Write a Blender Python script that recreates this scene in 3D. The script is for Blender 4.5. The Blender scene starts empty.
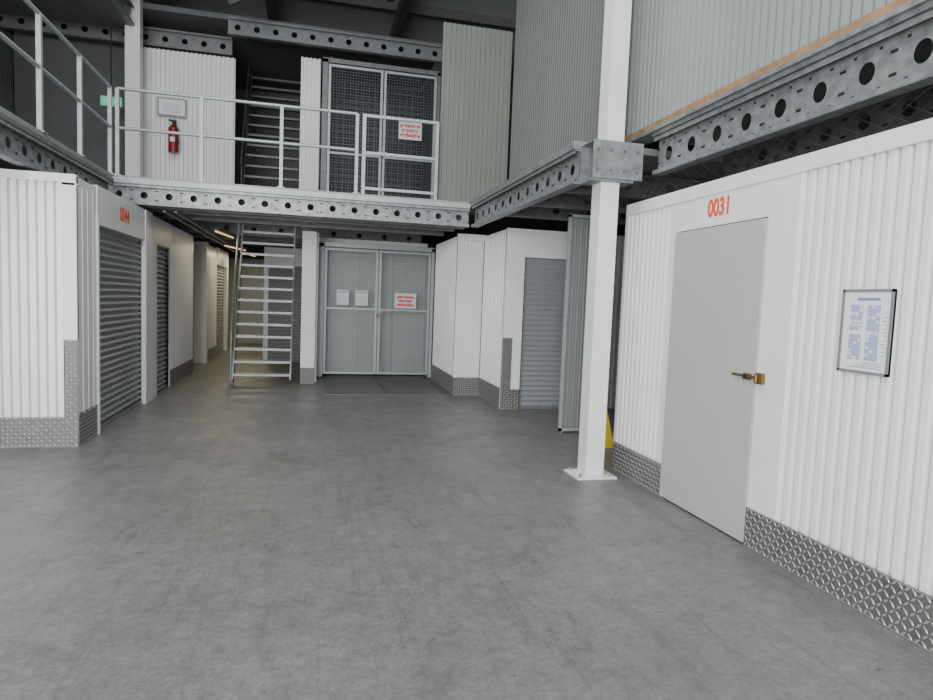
import bpy, math, random
from mathutils import Vector, Matrix
random.seed(7)
SC=bpy.context.scene.collection
# ---------------- materials ----------------
def mat(name,col,rough=.5,metal=0.0,var=0.0,vscale=3.0,bump=0.0,bscale=200,emit=None,es=0,spec=.5):
    m=bpy.data.materials.new(name); m.use_nodes=True; nt=m.node_tree; N=nt.nodes; L=nt.links
    b=N['Principled BSDF']; b.inputs['Base Color'].default_value=(*col,1); b.inputs['Roughness'].default_value=rough
    b.inputs['Metallic'].default_value=metal; b.inputs['Specular IOR Level'].default_value=spec
    tc=N.new('ShaderNodeTexCoord')
    if var>0:
        n=N.new('ShaderNodeTexNoise'); n.inputs['Scale'].default_value=vscale; n.inputs['Detail'].default_value=6
        L.new(tc.outputs['Object'],n.inputs['Vector'])
        r=N.new('ShaderNodeValToRGB'); r.color_ramp.elements[0].position=.3; r.color_ramp.elements[1].position=.7
        r.color_ramp.elements[0].color=(*[c*(1-var) for c in col],1); r.color_ramp.elements[1].color=(*[min(1,c*(1+var)) for c in col],1)
        L.new(n.outputs['Fac'],r.inputs['Fac']); L.new(r.outputs['Color'],b.inputs['Base Color'])
    if bump>0:
        n2=N.new('ShaderNodeTexNoise'); n2.inputs['Scale'].default_value=bscale; L.new(tc.outputs['Object'],n2.inputs['Vector'])
        bp=N.new('ShaderNodeBump'); bp.inputs['Strength'].default_value=bump; bp.inputs['Distance'].default_value=.01
        L.new(n2.outputs['Fac'],bp.inputs['Height']); L.new(bp.outputs['Normal'],b.inputs['Normal'])
    if emit:
        b.inputs['Emission Color'].default_value=(*emit,1); b.inputs['Emission Strength'].default_value=es
    return m
WHITE=mat('white_sheet',(.74,.745,.75),.28,var=.03,vscale=1.5)
WTRIM=mat('white_trim',(.72,.72,.72),.4,var=.03)
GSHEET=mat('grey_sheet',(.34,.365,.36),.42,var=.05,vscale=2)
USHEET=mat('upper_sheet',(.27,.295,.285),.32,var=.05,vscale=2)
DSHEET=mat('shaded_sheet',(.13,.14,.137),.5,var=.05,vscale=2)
PANEL=mat('panel_green_grey',(.165,.18,.16),.5,var=.04)
GALV=mat('galvanised_steel',(.25,.26,.265),.42,.4,var=.28,vscale=14)
GALVD=mat('galvanised_dark',(.16,.165,.17),.5,.3,var=.2,vscale=14)
RAILM=mat('rail_galvanised',(.38,.40,.405),.45,.3,var=.1,vscale=10)
STAIRM=mat('stair_galvanised',(.30,.31,.31),.45,.4,var=.15,vscale=10)
TREAD=mat('tread_plate',(.13,.125,.12),.45,.3,var=.15,vscale=8)
LOZ=mat('tread_lozenge',(.36,.35,.335),.38,.35)
MATP=mat('threshold_steel',(.135,.135,.132),.45,.2,var=.15,vscale=8)
ROLL=mat('roller_slats',(.27,.285,.30),.45,.1,var=.04)
DOORM=mat('grey_door',(.41,.415,.40),.45,var=.02)
BRASS=mat('brass',(.20,.14,.05),.4,.6)
BLACK=mat('black',(.012,.012,.013),.5)
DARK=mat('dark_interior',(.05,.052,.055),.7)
DARK2=mat('dark_roof',(.12,.125,.13),.7,var=.1)
ROOFM=mat('roof_sheet',(.55,.57,.58),.6,var=.05)
DECKM=mat('deck_edge',(.27,.28,.28),.5,.2,var=.1)
WOOD=mat('timber',(.27,.17,.085),.6,var=.25,vscale=12)
RED=mat('red_text',(.72,.09,.03),.5)
REDP=mat('extinguisher_red',(.22,.01,.01),.35)
PAPER=mat('paper',(.70,.72,.74),.6)
BLUE=mat('print_blue',(.16,.24,.44),.6)
LBLUE=mat('print_light_blue',(.34,.42,.58),.6)
GREYP=mat('print_grey',(.3,.32,.35),.6)
FRAME=mat('aluminium_frame',(.22,.23,.24),.4,.2)
GREEN=mat('exit_green',(.02,.30,.13),.4,emit=(.1,.8,.4),es=.5)
YEL=mat('yellow_plastic',(.75,.5,.03),.4)
TUBE=mat('fluorescent_tube',(1,.8,.35),.4,emit=(1,.70,.25),es=1.2)
BACKP=mat('inner_panel',(.47,.485,.49),.5,var=.04)
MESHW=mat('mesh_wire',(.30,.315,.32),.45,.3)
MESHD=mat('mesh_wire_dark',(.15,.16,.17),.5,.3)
NETM=mat('net_cord',(.015,.015,.016),.7)
def floor_mat():
    m=bpy.data.materials.new('concrete_floor'); m.use_nodes=True; nt=m.node_tree; N=nt.nodes; L=nt.links
    b=N['Principled BSDF']; tc=N.new('ShaderNodeTexCoord')
    def noise(s,d,r=.6,dist=0,stretch=None,rot=0):
        n=N.new('ShaderNodeTexNoise'); n.inputs['Scale'].default_value=s; n.inputs['Detail'].default_value=d; n.inputs['Roughness'].default_value=r; n.inputs['Distortion'].default_value=dist
        if stretch:
            mp=N.new('ShaderNodeMapping'); mp.inputs['Scale'].default_value=stretch; mp.inputs['Rotation'].default_value=(0,0,rot)
            L.new(tc.outputs['Object'],mp.inputs['Vector']); L.new(mp.outputs['Vector'],n.inputs['Vector'])
        else: L.new(tc.outputs['Object'],n.inputs['Vector'])
        return n
    def ramp(src,p0,c0,p1,c1):
        r=N.new('ShaderNodeValToRGB'); r.color_ramp.elements[0].position=p0; r.color_ramp.elements[1].position=p1
        r.color_ramp.elements[0].color=(c0,c0,c0,1); r.color_ramp.elements[1].color=(c1,c1,c1,1); L.new(src,r.inputs['Fac']); return r
    def mul(a,c):
        x=N.new('ShaderNodeMix'); x.data_type='RGBA'; x.blend_type='MULTIPLY'; x.inputs[0].default_value=1
        L.new(a,x.inputs[6]); L.new(c,x.inputs[7]); return x.outputs[2]
    o=ramp(noise(.7,9,.72).outputs['Fac'],.36,.155,.64,.205).outputs['Color']
    for r in (ramp(noise(8,10,.88,.2).outputs['Fac'],.40,.74,.60,1.06),
              ramp(noise(30,8,.92).outputs['Fac'],.38,.66,.62,1.10),
              ramp(noise(130,4,.8).outputs['Fac'],.3,.62,.7,1.08),
              ramp(noise(3.2,8,.82,.6).outputs['Fac'],.36,.84,.46,1.0),
              ramp(noise(2.4,8,.8,.3,(4,.3,1),.05).outputs['Fac'],.38,.80,.47,1.0),
              ramp(noise(1.8,8,.8,.6,(6,.4,1),-.7).outputs['Fac'],.33,.78,.38,1.0),
              ramp(noise(12,2,.5).outputs['Fac'],.245,.5,.27,1.0)):
        o=mul(o,r.outputs['Color'])
    t=N.new('ShaderNodeMix'); t.data_type='RGBA'; t.blend_type='MULTIPLY'; t.inputs[0].default_value=1; t.inputs[7].default_value=(1.24,1.23,1.18,1)
    L.new(o,t.inputs[6]); L.new(t.outputs[2],b.inputs['Base Color'])
    r=ramp(noise(2.6,6,.7).outputs['Fac'],.3,.32,.7,.50); L.new(r.outputs['Color'],b.inputs['Roughness'])
    bp=N.new('ShaderNodeBump'); bp.inputs['Strength'].default_value=.25; bp.inputs['Distance'].default_value=.008
    L.new(noise(45,8,.7).outputs['Fac'],bp.inputs['Height']); L.new(bp.outputs['Normal'],b.inputs['Normal'])
    return m
FLOORM=floor_mat()
# ---------------- builder ----------------
class B:
    def __init__(s): s.v=[];s.f=[];s.m=[];s.sm=[];s.mats=[]
    def mi(s,m):
        if m not in s.mats: s.mats.append(m)
        return s.mats.index(m)
    def add(s,vs,fs,m,smooth=False):
        o=len(s.v); s.v+= [tuple(v) for v in vs]; i=s.mi(m)
        for f in fs: s.f.append(tuple(o+k for k in f)); s.m.append(i); s.sm.append(smooth)
    def box(s,x0,x1,y0,y1,z0,z1,m):
        vs=[(x,y,z) for x in (x0,x1) for y in (y0,y1) for z in (z0,z1)]
        s.add(vs,[(0,1,3,2),(4,6,7,5),(0,4,5,1),(2,3,7,6),(0,2,6,4),(1,5,7,3)],m)
    def obox(s,p0,p1,w,h,m,up=(0,0,1)):
        p0=Vector(p0);p1=Vector(p1);d=(p1-p0).normalized();r=d.cross(Vector(up))
        if r.length<1e-4: r=d.cross(Vector((0,1,0)))
        r.normalize();u=r.cross(d)
        vs=[p+r*a*w/2+u*c*h/2 for p in(p0,p1) for a,c in((-1,-1),(1,-1),(1,1),(-1,1))]
        s.add(vs,[(0,3,2,1),(4,5,6,7),(0,1,5,4),(1,2,6,5),(2,3,7,6),(3,0,4,7)],m)
    def tube(s,p0,p1,r,m,n=8,r1=None):
        if r1 is None:r1=r
        p0=Vector(p0);p1=Vector(p1);d=(p1-p0).normalized();a=d.cross(Vector((0,0,1)))
        if a.length<1e-4:a=Vector((1,0,0))
        a.normalize();b=a.cross(d);vs=[]
        for p,rr in((p0,r),(p1,r1)):
            for k in range(n):
                t=2*math.pi*k/n; vs.append(p+a*rr*math.cos(t)+b*rr*math.sin(t))
        s.add(vs,[(k,(k+1)%n,n+(k+1)%n,n+k) for k in range(n)],m,True)
        s.add(vs,[tuple(range(n))[::-1],tuple(range(n,2*n))],m)
    def P(s,ax,a,c,z): return (a,c,z) if ax=='x' else (c,a,z)
    def corr(s,ax,a0,a1,c,z0,z1,m,pitch=.076,depth=.011,side=1):
        # side=1: wide crest at +c ; side=-1: wide crest at -c (towards the viewer side)
        prof=((0,1),(.46,1),(.58,-1),(.88,-1),(1.0,1)); pts=[]
        n=int((a1-a0)/pitch)+1
        for i in range(n):
            for u,w in prof[:-1]:
                a=a0+(i+u)*pitch
                if a<=a1: pts.append((a,c+side*depth*w))
        pts.append((a1,pts[-1][1])); vs=[]
        for a,o in pts: vs+=[s.P(ax,a,o,z0),s.P(ax,a,o,z1)]
        s.add(vs,[(2*i,2*i+2,2*i+3,2*i+1) for i in range(len(pts)-1)],m,False)
    def slat(s,ax,a0,a1,c,z0,z1,m,pitch=.075,depth=.018):
        n=int(round((z1-z0)/pitch*6)); vs=[]
        for i in range(n+1):
            z=z0+(z1-z0)*i/n; o=c+depth*math.sin(2*math.pi*z/pitch); vs+=[s.P(ax,a0,o,z),s.P(ax,a1,o,z)]
        s.add(vs,[(2*i,2*i+2,2*i+3,2*i+1) for i in range(n)],m,True)
    def abox(s,ax,a0,a1,c0,c1,z0,z1,m):
        if ax=='x': s.box(a0,a1,min(c0,c1),max(c0,c1),z0,z1,m)
        else: s.box(min(c0,c1),max(c0,c1),a0,a1,z0,z1,m)
    def checker(s,ax,a0,a1,c,z0,z1,sg,pitch=.036,m=None):
        m=m or TREAD
        s.abox(ax,a0,a1,c,c+sg*.004,z0,z1,m); c2=c+sg*.004
        na=max(1,int((a1-a0)/pitch)); nz=max(1,int((z1-z0)/pitch))
        pa=(a1-a0)/na; pz=(z1-z0)/nz
        for i in range(na):
            for j in range(nz):
                ca=a0+(i+.5)*pa; cz=z0+(j+.5)*pz; k=1 if (i+j)%2 else -1
                l=.60*pitch; w=.20*pitch; q=.7071
                da,dz=q*l,q*l*k; ea,ez=-q*w*k,q*w
                vs=[s.P(ax,ca+da,c2,cz+dz),s.P(ax,ca+ea,c2,cz+ez),s.P(ax,ca-da,c2,cz-dz),s.P(ax,ca-ea,c2,cz-ez),
                    s.P(ax,ca+da*.45,c2+sg*.0035,cz+dz*.45),s.P(ax,ca-da*.45,c2+sg*.0035,cz-dz*.45)]
                s.add(vs,[(0,1,4),(1,2,5,4),(2,3,5),(3,0,4,5)],LOZ)
        for z in (z0+.004,z1-.006): s.abox(ax,a0,a1,c2-sg*.001,c2+sg*.002,z,z+.004,LOZ)
    def perf(s,ax,a0,a1,c,z0,z1,m,pitch=.33,r=.055,fl=.06,slots=True,rz=None):
        rz=rz or r
        N=max(1,int(round((a1-a0)/pitch))); w=(a1-a0)/N; h=z1-z0; zc=(z0+z1)/2
        ang=sorted([2*math.pi*k/16+.01 for k in range(16)]+[math.atan2(sy*h,sx*w)%(2*math.pi) for sx in(-1,1) for sy in(-1,1)])
        n=len(ang)
        for i in range(N):
            ca=a0+(i+.5)*w; vs=[]
            for t in ang: vs.append(s.P(ax,ca+r*math.cos(t),c,zc+rz*math.sin(t)))
            for t in ang:
                k=min(w/2/max(1e-6,abs(math.cos(t))),h/2/max(1e-6,abs(math.sin(t)))); vs.append(s.P(ax,ca+k*math.cos(t),c,zc+k*math.sin(t)))
            s.add(vs,[(k,(k+1)%n,n+(k+1)%n,n+k) for k in range(n)],m)
            if slots:
                for dz in(-.06,.06):
                    s.abox(ax,ca+w/2-.022,ca+w/2+.022,c-.003,c+.003,zc+dz-.008,zc+dz+.008,BLACK)
                for dd in(-.25,.25):
                    for dz in(-.105,.105):
                        s.abox(ax,ca+w*dd-.01,ca+w*dd+.01,c-.003,c+.003,zc+dz-.007,zc+dz+.007,BLACK)
        for z in(z0,z1): s.abox(ax,a0,a1,c-fl,c+fl,z-.006,z+.006,m)
        for z,d in((z0,.03),(z1,-.03)):
            for q in(-fl,fl): s.abox(ax,a0,a1,c+q-.002,c+q+.002,min(z,z+d),max(z,z+d),m)
    def grid(s,ax,a0,a1,c,z0,z1,m,p=.05,t=.003):
        n=int((a1-a0)/p)
        for i in range(n+1):
            a=a0+(a1-a0)*i/n; s.abox(ax,a-t/2,a+t/2,c-t/2,c+t/2,z0,z1,m)
        n=int((z1-z0)/p)
        for i in range(n+1):
            z=z0+(z1-z0)*i/n; s.abox(ax,a0,a1,c-t/2,c+t/2,z-t/2,z+t/2,m)
    def done(s,name,parent=None):
        me=bpy.data.meshes.new(name); me.from_pydata(s.v,[],s.f)
        for m in s.mats: me.materials.append(m)
        me.polygons.foreach_set('material_index',s.m); me.polygons.foreach_set('use_smooth',s.sm); me.update()
        o=bpy.data.objects.new(name,me); SC.objects.link(o)
        if parent: o.parent=parent
        return o
def empty(name):
    o=bpy.data.objects.new(name,None); SC.objects.link(o); return o
def text(name,body,loc,size,face,m,parent=None,wide=1.0,ext=.0015,offset=0.0):
    cu=bpy.data.curves.new(name,'FONT'); cu.body=body; cu.size=size; cu.align_x='CENTER'; cu.align_y='CENTER'; cu.extrude=ext; cu.offset=offset
    t=bpy.data.objects.new(name+'_tmp',cu); SC.objects.link(t); bpy.context.view_layer.update()
    me=bpy.data.meshes.new_from_object(t); bpy.data.objects.remove(t)
    R={'-x':((0,-1,0),(0,0,1),(-1,0,0)),'+x':((0,1,0),(0,0,1),(1,0,0)),'-y':((1,0,0),(0,0,1),(0,-1,0))}[face]
    M=Matrix.Identity(4)
    for i in range(3):
        for j in range(3): M[j][i]=R[i][j]*(wide if i==0 else 1)
    me.transform(Matrix.Translation(loc)@M); me.materials.clear(); me.materials.append(m)
    for p in me.polygons: p.material_index=0
    o=bpy.data.objects.new(name,me); SC.objects.link(o)
    if parent:o.parent=parent
    return o
# ---------------- shell ----------------
b=B(); b.box(-12,12,-6,24,-.1,0,FLOORM); b.done('floor')
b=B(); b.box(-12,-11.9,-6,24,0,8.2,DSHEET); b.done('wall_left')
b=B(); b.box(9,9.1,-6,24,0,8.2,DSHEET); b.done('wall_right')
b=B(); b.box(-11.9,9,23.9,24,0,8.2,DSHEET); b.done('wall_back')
b=B(); b.box(-12,9.1,-2,24,8.2,8.3,ROOFM)
for k in range(14): b.box(-12,9.1,-1.5+k*1.8,-1.40+k*1.8,8.0,8.2,GALVD)
for x in (-8,-4,-1,1.8,5): b.box(x-.08,x+.08,-2,23.8,7.7,8.0,GALVD)
b.done('ceiling')
# ---------------- unit 0031 ----------------
X=2.86
b=B()
b.corr('y',.6,3.27,X+.004,.0,2.42,WHITE,.076,.019,-1); b.corr('y',4.66,5.42,X+.004,0,2.42,WHITE,.076,.019,-1)
b.box(X-.022,X+.03,3.27,3.53,0,2.42,WTRIM); b.box(X-.022,X+.03,4.58,4.66,0,2.42,WTRIM); b.box(X-.022,X+.03,3.53,4.58,2.17,2.42,WTRIM)
b.box(X-.03,X+.05,.6,5.44,2.40,2.5,WTRIM)
b.box(X-.025,X+.04,5.40,5.45,0,2.42,WTRIM)
b.checker('y',.6,3.53,X-.026,0,.26,-1); b.checker('y',4.58,5.45,X-.026,0,.27,-1)
b.corr('x',X+.05,7,5.43,0,2.42,WHITE); b.box(X+.05,7,5.41,5.46,2.40,2.5,WTRIM)
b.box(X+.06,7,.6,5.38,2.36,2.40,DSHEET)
u31=b.done('storage_unit')
text('unit_number','0031',(X-.024,4.05,2.295),.175,'-x',RED,u31,wide=.76,offset=.005)
b=B(); b.box(X-.035,X-.005,3.535,4.575,.015,2.16,DOORM)
d1=b.done('door',u31)
b=B(); b.box(X-.045,X-.034,3.56,3.64,1.105,1.145,BRASS); b.box(X-.055,X-.045,3.46,3.74,1.12,1.136,BRASS); b.box(X-.05,X-.022,3.45,3.51,1.09,1.16,BRASS)
b.tube((X-.065,3.60,1.127),(X-.045,3.60,1.127),.014,BLACK); b.tube((X-.06,3.49,1.10),(X-.06,3.49,1.15),.012,BRASS); b.done('hasp_latch',d1)
b=B(); y0,y1,z0,z1=2.565,2.88,1.25,1.695; xx=X-.022
b.box(xx-.006,xx+.006,y0,y1,z0,z1,PAPER)
for a in((y0,y0+.014,z0,z1),(y1-.014,y1,z0,z1),(y0,y1,z0,z0+.014),(y0,y1,z1-.014,z1)): b.box(xx-.013,xx+.006,a[0],a[1],a[2],a[3],FRAME)
random.seed(3)
for i in range(7):
    for j in range(15):
        if i==3 or (j==7 and i>1): continue
        ya=y0+.075+i*.0265; za=z0+.072+j*.0195
        b.box(xx-.0072,xx-.006,ya,ya+.0235,za,za+.0165,BLUE)
        b.box(xx-.0082,xx-.0072,ya+.002,ya+.0215,za+.002,za+.0145,LBLUE if random.random()<.75 else PAPER)
b.box(xx-.0075,xx-.006,y0+.08,y0+.22,z0+.385,z0+.40,BLUE)
for j in range(3): b.box(xx-.0075,xx-.006,y0+.05,y0+.26-.05*j,z0+.03+j*.012,z0+.034+j*.012,GREYP)
for j in range(12): b.box(xx-.0075,xx-.006,y0+.025,y0+.060-.01*(j%3),z0+.10+j*.02,z0+.104+j*.02,GREYP)
b.done('framed_floor_plan')
# ---------------- post ----------------
b=B(); px,py=2.52,5.26; w=.088
b.box(px-w,px+w,py-w,py+w,.02,2.64,WTRIM); b.box(px-.19,px+.19,py-.16,py+.16,0,.018,WTRIM)
for sx in(-1,1):
    for sy in(-1,1): b.tube((px+sx*.15,py+sy*.12,.018),(px+sx*.15,py+sy*.12,.045),.014,GALV,6)
b.box(px-.2,px+.2,py-.13,py+.13,2.64,2.66,GALV)
b.box(px-.06,px+.11,py-w,py+w,2.98,7.65,WTRIM)
b.box(px-.2,px+.27,py-.15,py-.135,2.66,2.97,GALV); b.box(px-.2,px+.27,py+.11,py+.13,2.66,2.97,GALV)
b.box(px-.01,px+.01,py-.13,py+.11,2.66,2.97,GALV); b.box(px-.2,px+.27,py-.15,py+.13,2.97,2.98,GALV)
for i in range(4):
    for z in(2.73,2.90):
        xq=px-.16+i*.125; b.tube((xq,py-.165,z),(xq,py-.15,z),.012,GALVD,6)
b.done('support_post')
# ---------------- mezzanine structure ----------------
MZ=empty('mezzanine_floor'); ZD=3.03
b=B(); b.perf('y',.8,5.08,2.92,2.72,3.03,GALV,.33,.052,.05,rz=.06); b.perf('y',.8,5.1,3.6,2.72,3.0,GALVD,.33,.05,.05)
b.box(2.85,3.05,.8,5.08,3.04,3.07,GALV); b.box(2.82,3.0,.8,5.6,3.07,3.10,GALV); b.box(2.83,2.98,.8,5.6,3.10,3.15,WOOD)
b.done('perforated_beam_right',MZ)
b=B(); b.perf('y',5.42,9.22,2.33,2.66,2.95,GALV,.33,.048,.05); b.box(2.26,2.86,5.42,9.3,2.958,3.03,GALV)
b.done('perforated_beam_side',MZ)
b=B(); b.perf('x',-2.66,2.26,9.32,2.67,2.92,GALV,.30,.045,.06); b.perf('x',-2.9,2.26,9.6,2.67,2.94,GALVD,.3,.048,.05,slots=False)
b.box(-2.66,2.26,9.24,9.27,2.93,3.0,RAILM)
b.done('perforated_beam_rear',MZ)
b=B(); b.perf('y',2.0,9.2,-2.60,2.64,2.92,GALV,.33,.05,.05); b.box(-2.68,-2.54,2.0,9.3,2.927,2.97,GALVD)
b.done('perforated_beam_left',MZ)
b=B(); b.box(-2.76,2.24,9.28,11.0,2.95,ZD,DECKM); b.box(-6,-1.5,11.0,16,2.95,ZD,DECKM); b.box(-.15,2.24,11.0,16,2.95,ZD,DECKM)
b.box(-1.5,-.15,12.9,16,2.95,ZD,DECKM)
b.box(-7,-2.56,2.0,11.0,2.975,ZD,DECKM)
b.box(2.44,7,5.42,16,2.97,3.03,DECKM); b.box(3.08,7,.8,5.2,3.04,3.12,DECKM)
for y in(10.1,10.9,13.2,14.4,15.6): b.perf('x',-5.5,2.2,y,2.68,2.93,GALVD,.5,.05,.05,slots=False)
for y in(6.2,7.2,8.2): b.perf('x',2.46,6.5,y,2.72,2.95,GALVD,.5,.05,.05,slots=False)
b.done('deck',MZ)
b=B()
for x in(-2.05,-1.9): b.tube((x,9.8,2.655),(x,18,2.655),.018,RAILM)
b.done('conduit',MZ)
b=B(); b.corr('y',.8,5.62,2.90,3.15,7.65,USHEET,.076,.017,-1); b.corr('y',5.62,9.4,2.90,3.05,7.65,DSHEET,.076,.015,-1); b.done('upper_cladding')  # same sheeting; grazing shade on the far stretch put into its darker colour
b=B(); b.box(1.80,2.86,9.43,9.46,ZD,5.62,PANEL); b.corr('x',1.80,2.86,9.415,ZD,5.62,PANEL,.076,.007,-1); b.done('upper_wall_panel')
# net
b=B(); p=.07
ys=[.9+p*i for i in range(65)]; nk=6; zt=2.76; zb=2.51
for i,y in enumerate(ys):
    for k in range(nk):
        z0=zb+(zt-zb)*k/nk; z1=zb+(zt-zb)*(k+1)/nk; s=1 if (i+k)%2 else -1
        x0=2.99-.05*math.sin(math.pi*k/nk); x1=2.99-.05*math.sin(math.pi*(k+1)/nk)
        b.obox((x0,y-s*p/2,z0),(x1,y+s*p/2,z1),.0035,.0035,NETM)
b.obox((2.99,.9,2.52),(2.99,5.4,2.52),.010,.010,NETM)
b.done('safety_net')
b=B(); b.corr('y',.8,2.75,3.25,2.41,2.95,WHITE); b.corr('y',2.75,5.3,4.4,2.41,3.0,GSHEET); b.corr('x',3.25,4.4,2.75,2.41,2.95,WHITE)
b.done('inner_cladding')
# ---------------- unit 0044 (left) ----------------
XL=-2.18; YF=6.77
b=B()
b.corr('x',-5.6,-2.30,YF+.004,.0,2.55,WHITE,.076,.018,-1); b.box(-5.6,XL,YF-.03,YF+.03,2.52,2.6,WTRIM)
b.checker('x',-5.6,-2.29,YF-.02,0,.29,-1); b.checker('x',-2.29,XL-.0,YF-.022,0,1.04,-1); b.box(-2.30,XL,YF-.02,YF+.02,1.04,2.5,WTRIM)
b.box(XL-.02,XL,YF,7.33,0,2.58,WTRIM)
for y in(6.9,7.05,7.2): b.box(XL,XL+.006,y,y+.02,0.3,2.5,WTRIM)
b.checker('y',YF,7.33,XL,0,.32,1)
b.box(XL-.04,XL+.01,7.33,9.25,2.2,2.6,WTRIM); b.box(XL-.04,XL+.02,9.25,9.62,0,2.6,WTRIM)
b.box(XL-.04,XL+.02,7.31,7.35,0,2.3,WTRIM)
b.slat('y',7.35,9.25,XL-.05,0.02,2.2,ROLL)
b.box(XL-.06,XL-.03,7.35,9.25,0,.05,GALV)
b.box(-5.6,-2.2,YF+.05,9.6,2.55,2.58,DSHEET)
b.box(-5.6,-2.2,9.60,9.62,0,2.58,WHITE)
u44=b.done('storage_unit')
text('unit_number','0044',(XL+.012,8.3,2.40),.22,'+x',RED,u44,wide=.9,offset=.006)
b=B()
b.slat('y',9.95,10.9,XL-.08,0.02,2.2,ROLL); b.box(XL-.06,XL,9.63,9.95,0,2.58,WTRIM); b.box(XL-.06,XL,9.95,10.9,2.2,2.58,WTRIM)
b.corr('y',10.9,12.9,XL-.03,0,2.58,WHITE,.076,.016); b.checker('y',10.9,12.9,XL-.012,0,.27,1)
b.box(-5,XL-.05,12.88,12.9,0,2.58,WHITE)
b.done('storage_unit')
b=B()
b.corr('x',-5,-2.28,14.6,0,2.58,WHITE); b.box(-2.45,-2.2,14.5,14.75,0,2.6,WTRIM)
b.corr('y',14.75,16.2,-2.24,0,2.58,WHITE); b.slat('y',16.2,17.8,-2.28,0,2.2,ROLL); b.box(-2.28,-2.2,16.2,17.8,2.2,2.6,WTRIM); b.box(-2.28,-2.2,17.8,18.1,0,2.6,WTRIM)
b.checker('y',14.75,16.2,-2.22,0,.27,1)
b.done('storage_unit')
b=B(); b.corr('x',-5,-1.0,20.5,0,2.6,GSHEET); b.corr('y',16,20.5,-1.0,0,2.6,WHITE)
b.slat('x',-.98,-.05,15.0,0,2.2,ROLL); b.box(-.98,-.03,14.97,15.03,2.2,2.6,WTRIM); b.box(-1.06,-.96,14.95,16,0,2.6,WTRIM)
b.corr('y',12.8,15.0,-.02,0,2.6,GSHEET)
b.done('storage_unit')
# ---------------- right rear units ----------------
b=B()
b.corr('y',10.1,12.15,2.33,0,2.62,WHITE,.076,.017,-1); b.corr('x',2.32,2.72,10.085,0,2.62,WHITE,.076,.018,-1)
b.checker('y',10.08,12.15,2.305,0,.3,-1); b.checker('x',2.28,2.72,10.05,0,.3,-1)
b.box(2.28,2.32,10.05,10.11,.3,2.62,WTRIM); b.box(2.27,2.75,10.03,10.08,2.54,2.64,WTRIM)
b.corr('y',8.78,10.04,2.74,0,2.62,WHITE,.076,.017,-1); b.checker('y',8.78,10.04,2.715,0,.3,-1)
b.done('storage_unit')
b=B()
b.box(2.69,2.97,8.70,8.76,0,2.62,WTRIM); b.box(2.97,3.95,8.70,8.76,2.22,2.62,WTRIM); b.box(3.95,4.2,8.70,8.76,0,2.62,WTRIM); b.corr('x',4.2,7,8.74,0,2.62,WHITE)
b.slat('x',2.97,3.95,8.79,.02,2.22,ROLL); b.box(2.97,3.95,8.76,8.8,0,.05,GALV)
b.checker('x',2.83,2.97,8.695,0,.3,-1); b.checker('x',2.685,2.83,8.695,0,1.05,-1)
b.done('storage_unit')
b=B(); gx0,gx1,gy=2.93,3.5,7.05
for x in(gx0,gx1-.04,3.2): b.box(x,x+.035,gy-.02,gy+.02,0.03,2.62,RAILM)
for z in(.03,2.59): b.box(gx0,gx1,gy-.02,gy+.02,z,z+.035,RAILM)
b.grid('x',gx0,gx1,gy,.05,2.58,MESHW,.035,.006)
b.corr('x',gx0+.04,gx1,gy+.03,.05,2.58,GSHEET,.076,.01)
b.box(gx0+.005,gx0+.04,gy-.02,gy+.02,0,.04,GALV)
b.done('mesh_gate')
b=B()
for s in(-1,1):
    vs=[(3.02,6.4+s*.12,0),(3.28,6.4+s*.12,0),(3.22,6.4+s*.015,.4),(3.08,6.4+s*.015,.4)]
    vs+=[(x,y+s*.012,z) for x,y,z in vs]; b.add(vs,[(0,1,2,3),(4,5,6,7),(0,1,5,4),(1,2,6,5),(2,3,7,6),(3,0,4,7)],YEL)
b.box(3.09,3.21,6.38,6.42,.39,.43,YEL); b.done('wet_floor_sign')
# ---------------- double gates ----------------
def dgate(name,z0,z1,y,MW,back,x0=.21,x1=2.25,bar=.5,wt=.006):
    b=B(); xm=(x0+x1)/2; FM=RAILM
    b.box(x0-.1,x0,y-.05,y+.08,z0,z1+.08,FM if back else GALVD); b.box(x1,x1+.06,y-.05,y+.08,z0,z1+.08,FM if back else GALVD); b.box(x0-.1,x1+.06,y-.05,y+.08,z1+.02,z1+.1,FM if back else GALVD)
    for a,c in((x0+.01,xm-.01),(xm+.01,x1-.01)):
        for q in((a,a+.045),(c-.045,c)): b.box(q[0],q[1],y-.035,y+.02,z0+.06,z1,FM)
        zb=z0+(z1-z0)*bar
        for q in((z0+.06,z0+.10),(zb,zb+.035),(z1-.045,z1)): b.box(a+.045,c-.045,y-.035,y+.02,q[0],q[1],FM)
        b.grid('x',a+.045,c-.045,y,z0+.1,z1-.045,MW,.05,wt)
    b.box(xm-.1,xm+.1,y-.06,y-.035,z0+1.24,z0+1.27,GALV); b.box(xm-.025,xm+.025,y-.09,y-.05,z0+1.16,z0+1.23,BRASS)
    if back:
        b.box(x0,x1,y+.40,y+.43,z0,z1+.1,BACKP); b.box(x0-.02,x0,y+.08,y+.43,z0,z1+.1,BACKP); b.box(x1,x1+.02,y+.08,y+.43,z0,z1+.1,BACKP)
        for i in range(4): b.box(x0+i*.67,x0+i*.67+.03,y+.38,y+.40,z0,z1,GSHEET)
        b.box(xm-.02,xm+.02,y+.37,y+.40,z0,z1,MESHD)
    return b.done(name)
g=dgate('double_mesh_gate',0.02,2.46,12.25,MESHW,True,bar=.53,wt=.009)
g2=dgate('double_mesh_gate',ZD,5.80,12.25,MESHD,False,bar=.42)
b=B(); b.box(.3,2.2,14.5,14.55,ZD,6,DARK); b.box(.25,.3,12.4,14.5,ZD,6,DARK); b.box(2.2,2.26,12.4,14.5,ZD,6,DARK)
b.grid('x',.3,2.2,13.4,ZD,5.9,MESHD,.12,.015); b.done('lift_shaft')
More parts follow.
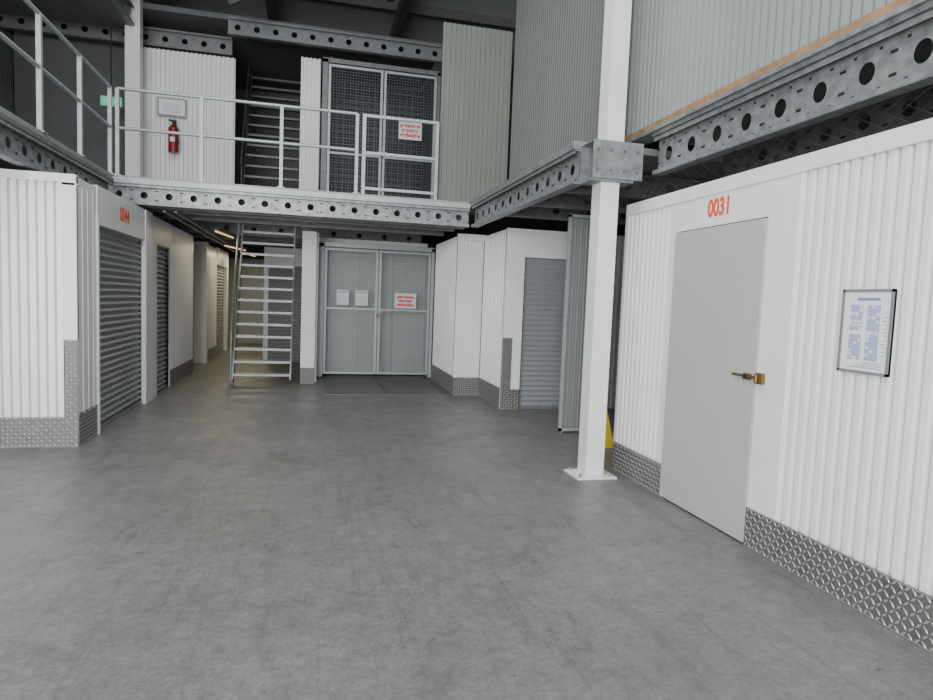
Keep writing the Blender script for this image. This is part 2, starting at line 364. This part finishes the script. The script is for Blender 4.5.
def sign(name,x0,x1,z0,z1,y,red=False,lines=4):
    b=B(); b.box(x0,x1,y-.006,y,z0,z1,PAPER)
    if not red:
        b.box(x0+.02,x1-.02,y-.0075,y-.006,z1-.05,z1-.03,GREYP)
        for i in range(lines): b.box(x0+.03,x1-.04,y-.0075,y-.006,z0+.03+i*.03,z0+.034+i*.03,GREYP)
    o=b.done(name)
    if red:
        h=(z1-z0)
        for i,s in enumerate(('personen','vervoer','verboden')): text('lettering',s,((x0+x1)/2,y-.008,z1-h*(.24+.26*i)),h*.28,'-y',RED,o,wide=1.05,offset=.005)
    return o
sign('paper_notice',.45,.68,1.40,1.68,12.21); sign('paper_notice',.80,1.04,1.40,1.68,12.21); sign('prohibition_sign',1.55,1.97,1.37,1.66,12.20,True)
sign('prohibition_sign',1.53,1.97,4.57,4.91,12.19,True)
b=B(); b.box(.22,2.2,10.1,12.15,0,.004,MATP)
b.box(.20,2.22,10.08,10.11,0,.006,GALVD); b.box(1.2,1.215,10.1,12.15,.003,.006,BLACK)
b.done('threshold_plate')
b=B(); b.box(-.18,.06,11.4,11.6,0,2.66,WTRIM); b.checker('x',-.18,.06,11.39,0,.28,-1); b.box(-.0,2.25,12.70,12.74,2.56,2.68,WTRIM)
b.box(.02,.1,11.6,12.3,0,2.66,WHITE)
b.done('white_pilaster')
# ---------------- stairs ----------------
def stairs(name,x0,x1,ya,za,yb,zb,n,m,rail=True,par=None):
    b=B()
    for x in(x0,x1): b.obox((x,ya,za),(x,yb,zb),.025,.17,m)
    for i in range(n):
        t=(i+.6)/n; y=ya+(yb-ya)*t; z=za+(zb-za)*t
        b.box(x0,x1,y-.1,y+.12,z-.006,z+.006,m); b.box(x0,x1,y-.105,y-.1,z-.035,z+.006,m)
    if rail:
        for x in(x0-.02,x1+.02):
            b.tube((x,ya-.05,za+.95),(x,yb,zb+.95),.02,m)
            for t in(.05,.5,.95):
                y=ya+(yb-ya)*t; z=za+(zb-za)*t; b.tube((x,y,z),(x,y,z+.93),.018,m)
    return b.done(name,par)
st=stairs('metal_staircase',-1.28,-.34,11.25,0.05,12.8,3.0,14,STAIRM,False)
b=B()
b.tube((-1.32,11.3,.05),(-1.32,11.3,.9),.02,STAIRM); b.tube((-1.32,11.3,.9),(-1.32,12.4,3.0),.02,STAIRM); b.tube((-1.32,11.9,1.3),(-1.32,11.9,2.05),.018,STAIRM)
b.done('handrail',st)
stairs('metal_staircase',-1.35,-.3,13.0,ZD,14.9,6.3,14,GALVD)
# ---------------- upper floor rear ----------------
b=B(); b.corr('x',-3.0,-1.42,12.4,ZD,5.75,WHITE,.076,.017,-1); b.done('upper_cladding')
b=B(); b.corr('x',-.27,.08,12.2,ZD,5.85,WHITE,.076,.017,-1); b.done('upper_cladding')
b=B(); b.box(-3.10,-2.87,11.9,12.1,ZD,7.65,WTRIM); b.box(-3.2,-2.77,11.8,12.2,ZD,ZD+.02,WTRIM); b.done('support_post')
b=B(); b.box(-2.70,-2.22,12.33,12.37,4.60,4.92,FRAME); b.box(-2.67,-2.25,12.325,12.33,4.63,4.89,PAPER)
for i in range(5): b.box(-2.6,-2.32,12.32,12.325,4.67+i*.035,4.677+i*.035,GREYP)
b.done('framed_notice')
b=B(); c=(-2.42,12.26)
b.tube((*c,3.97),(*c,4.38),.085,REDP,14); b.tube((*c,4.38),(*c,4.45),.085,REDP,14,.03); b.tube((*c,4.45),(*c,4.5),.025,BLACK); b.box(c[0]-.08,c[0]+.05,c[1]-.02,c[1]+.02,4.5,4.53,BLACK)
b.tube((c[0]+.04,c[1]-.05,4.48),(c[0]+.1,c[1]-.08,4.1),.012,BLACK); b.box(c[0]-.05,c[0]+.05,c[1]+.07,c[1]+.125,4.0,4.4,BLACK)
b.box(c[0]-.04,c[0]+.04,c[1]-.087,c[1]-.08,4.14,4.22,PAPER); b.done('fire_extinguisher')
b=B(); b.box(-3.50,-3.18,12.0,12.05,4.60,4.75,GREEN); b.box(-3.46,-3.38,11.995,12.0,4.63,4.72,PAPER); b.box(-3.29,-3.21,11.995,12.0,4.63,4.72,PAPER); b.tube((-3.34,12.02,4.75),(-3.34,12.02,5.9),.01,BLACK); b.done('exit_sign')
b=B()
b.perf('x',-1.5,2.3,12.0,6.0,6.28,GALVD,.33,.05,.06,slots=False); b.perf('x',-6,2.3,10.2,6.7,7.0,GALVD,.33,.05,.06,slots=False)
b.perf('x',-6,-1.5,12.6,5.85,6.15,GALVD,.33,.05,.06,slots=False)
b.box(-7,2.3,12.1,18,6.29,6.38,DARK2); b.box(-7,-3.0,3,12.1,5.9,6.0,DARK2)
b.perf('y',3,12,-3.0,5.9,6.2,GALVD,.33,.05,.05,slots=False)
b.obox((-1.3,10.6,6.0),(.1,12,7.6),.12,.12,GALVD); b.obox((.6,9,7.5),(1.4,13,7.5),.15,.2,GALVD); b.obox((1.9,9.6,7.4),(3.4,7.0,7.6),.12,.2,GALVD)
b.done('roof_steelwork')
b=B(); b.corr('y',3,16,-5.2,ZD,5.9,DSHEET); b.corr('x',-7,1,16,ZD,6.3,DSHEET)
b.box(-5.15,-3.3,13,13.05,ZD,6.0,DARK2)
b.done('upper_partition')
b=B()
for y in(4.4,6.6,8.8): b.box(-4.5,-4.36,y,y+.14,ZD,7.65,GALVD)
for y in(4.4,6.6): b.obox((-4.4,y,3.2),(-4.4,y+2.2,5.8),.06,.06,GALVD)
b.done('mezzanine_frame')
# ---------------- railings ----------------
def rail(name,p0,p1,n,z0,h,tops=(1.0,.55)):
    b=B(); p0=Vector(p0);p1=Vector(p1)
    for i in range(n+1):
        p=p0.lerp(p1,i/n); b.obox((p.x,p.y,z0),(p.x,p.y,z0+h),.045,.045,RAILM,up=(0,1,0))
        b.box(p.x-.05,p.x+.05,p.y-.05,p.y+.05,z0,z0+.012,RAILM)
    for t in tops: b.tube((p0.x,p0.y,z0+h*t),(p1.x,p1.y,z0+h*t),.022,RAILM)
    return b.done(name)
rail('safety_railing',(-2.52,9.33,0),(.58,9.33,0),3,ZD,1.12)
b=B(); x0,x1=.68,1.74; y=9.33
for x in(x0,x1): b.obox((x,y,ZD),(x,y,4.16),.05,.05,RAILM,up=(0,1,0))
for z in(3.12,3.62,4.14): b.obox((x0,y,z),(x1,y,z),.04,.04,RAILM)
b.done('railing_gate')
rail('safety_railing',(-2.60,2.7,0),(-2.60,9.3,0),6,ZD,1.12)
# ---------------- hallway lights ----------------
def tube_light(loc0,loc1,e):
    b=B(); b.obox((loc0[0],loc0[1],loc0[2]+.04),(loc1[0],loc1[1],loc1[2]+.04),.1,.05,GALVD); b.tube(loc0,loc1,.014,TUBE); o=b.done('fluorescent_light')
    ld=bpy.data.lights.new('lamp','AREA'); ld.shape='RECTANGLE'; ld.size=.15; ld.size_y=1.4; ld.energy=e; ld.color=(1,.86,.56)
    lo=bpy.data.objects.new('lamp',ld); SC.objects.link(lo); c=(Vector(loc0)+Vector(loc1))/2; lo.location=(c.x,c.y,c.z-.05); lo.parent=o
tube_light((-1.65,11.8,2.60),(-1.5,13.0,2.60),9); tube_light((-1.9,15.0,2.58),(-1.6,16.3,2.58),13); tube_light((-1.8,17.6,2.6),(-1.6,19.0,2.6),24)
# ---------------- lights ----------------
def area(name,loc,rot,sx,sy,e,col=(1,1,1)):
    ld=bpy.data.lights.new(name,'AREA'); ld.shape='RECTANGLE'; ld.size=sx; ld.size_y=sy; ld.energy=e; ld.color=col
    o=bpy.data.objects.new(name,ld); SC.objects.link(o); o.location=loc; o.rotation_euler=rot; return o
area('open_doorway_daylight',(-3.4,-3.6,2.7),(math.radians(92),0,math.radians(-18)),6,4.6,1350,(.985,.99,1))
area('overhead_fill_lamp',(-.5,4.5,7.6),(0,0,0),4,5,400,(.985,.99,1))  # added overhead fill light; the roof above has no skylight
w=bpy.data.worlds.new('World'); bpy.context.scene.world=w; w.use_nodes=True
w.node_tree.nodes['Background'].inputs[0].default_value=(.93,.96,1,1); w.node_tree.nodes['Background'].inputs[1].default_value=1.25
# ---------------- camera ----------------
f=630.0; yaw=math.radians(13.9); pitch=math.radians(4.4); roll=math.radians(2.2); H=1.55
cam=bpy.data.cameras.new('camera'); co=bpy.data.objects.new('camera',cam); SC.objects.link(co)
cam.sensor_width=36; cam.lens=f/933*36
co.matrix_world=Matrix.Translation((0,0,H))@Matrix.Rotation(-yaw,4,'Z')@Matrix.Rotation(math.pi/2-pitch,4,'X')@Matrix.Rotation(roll,4,'Z')
bpy.context.scene.camera=co
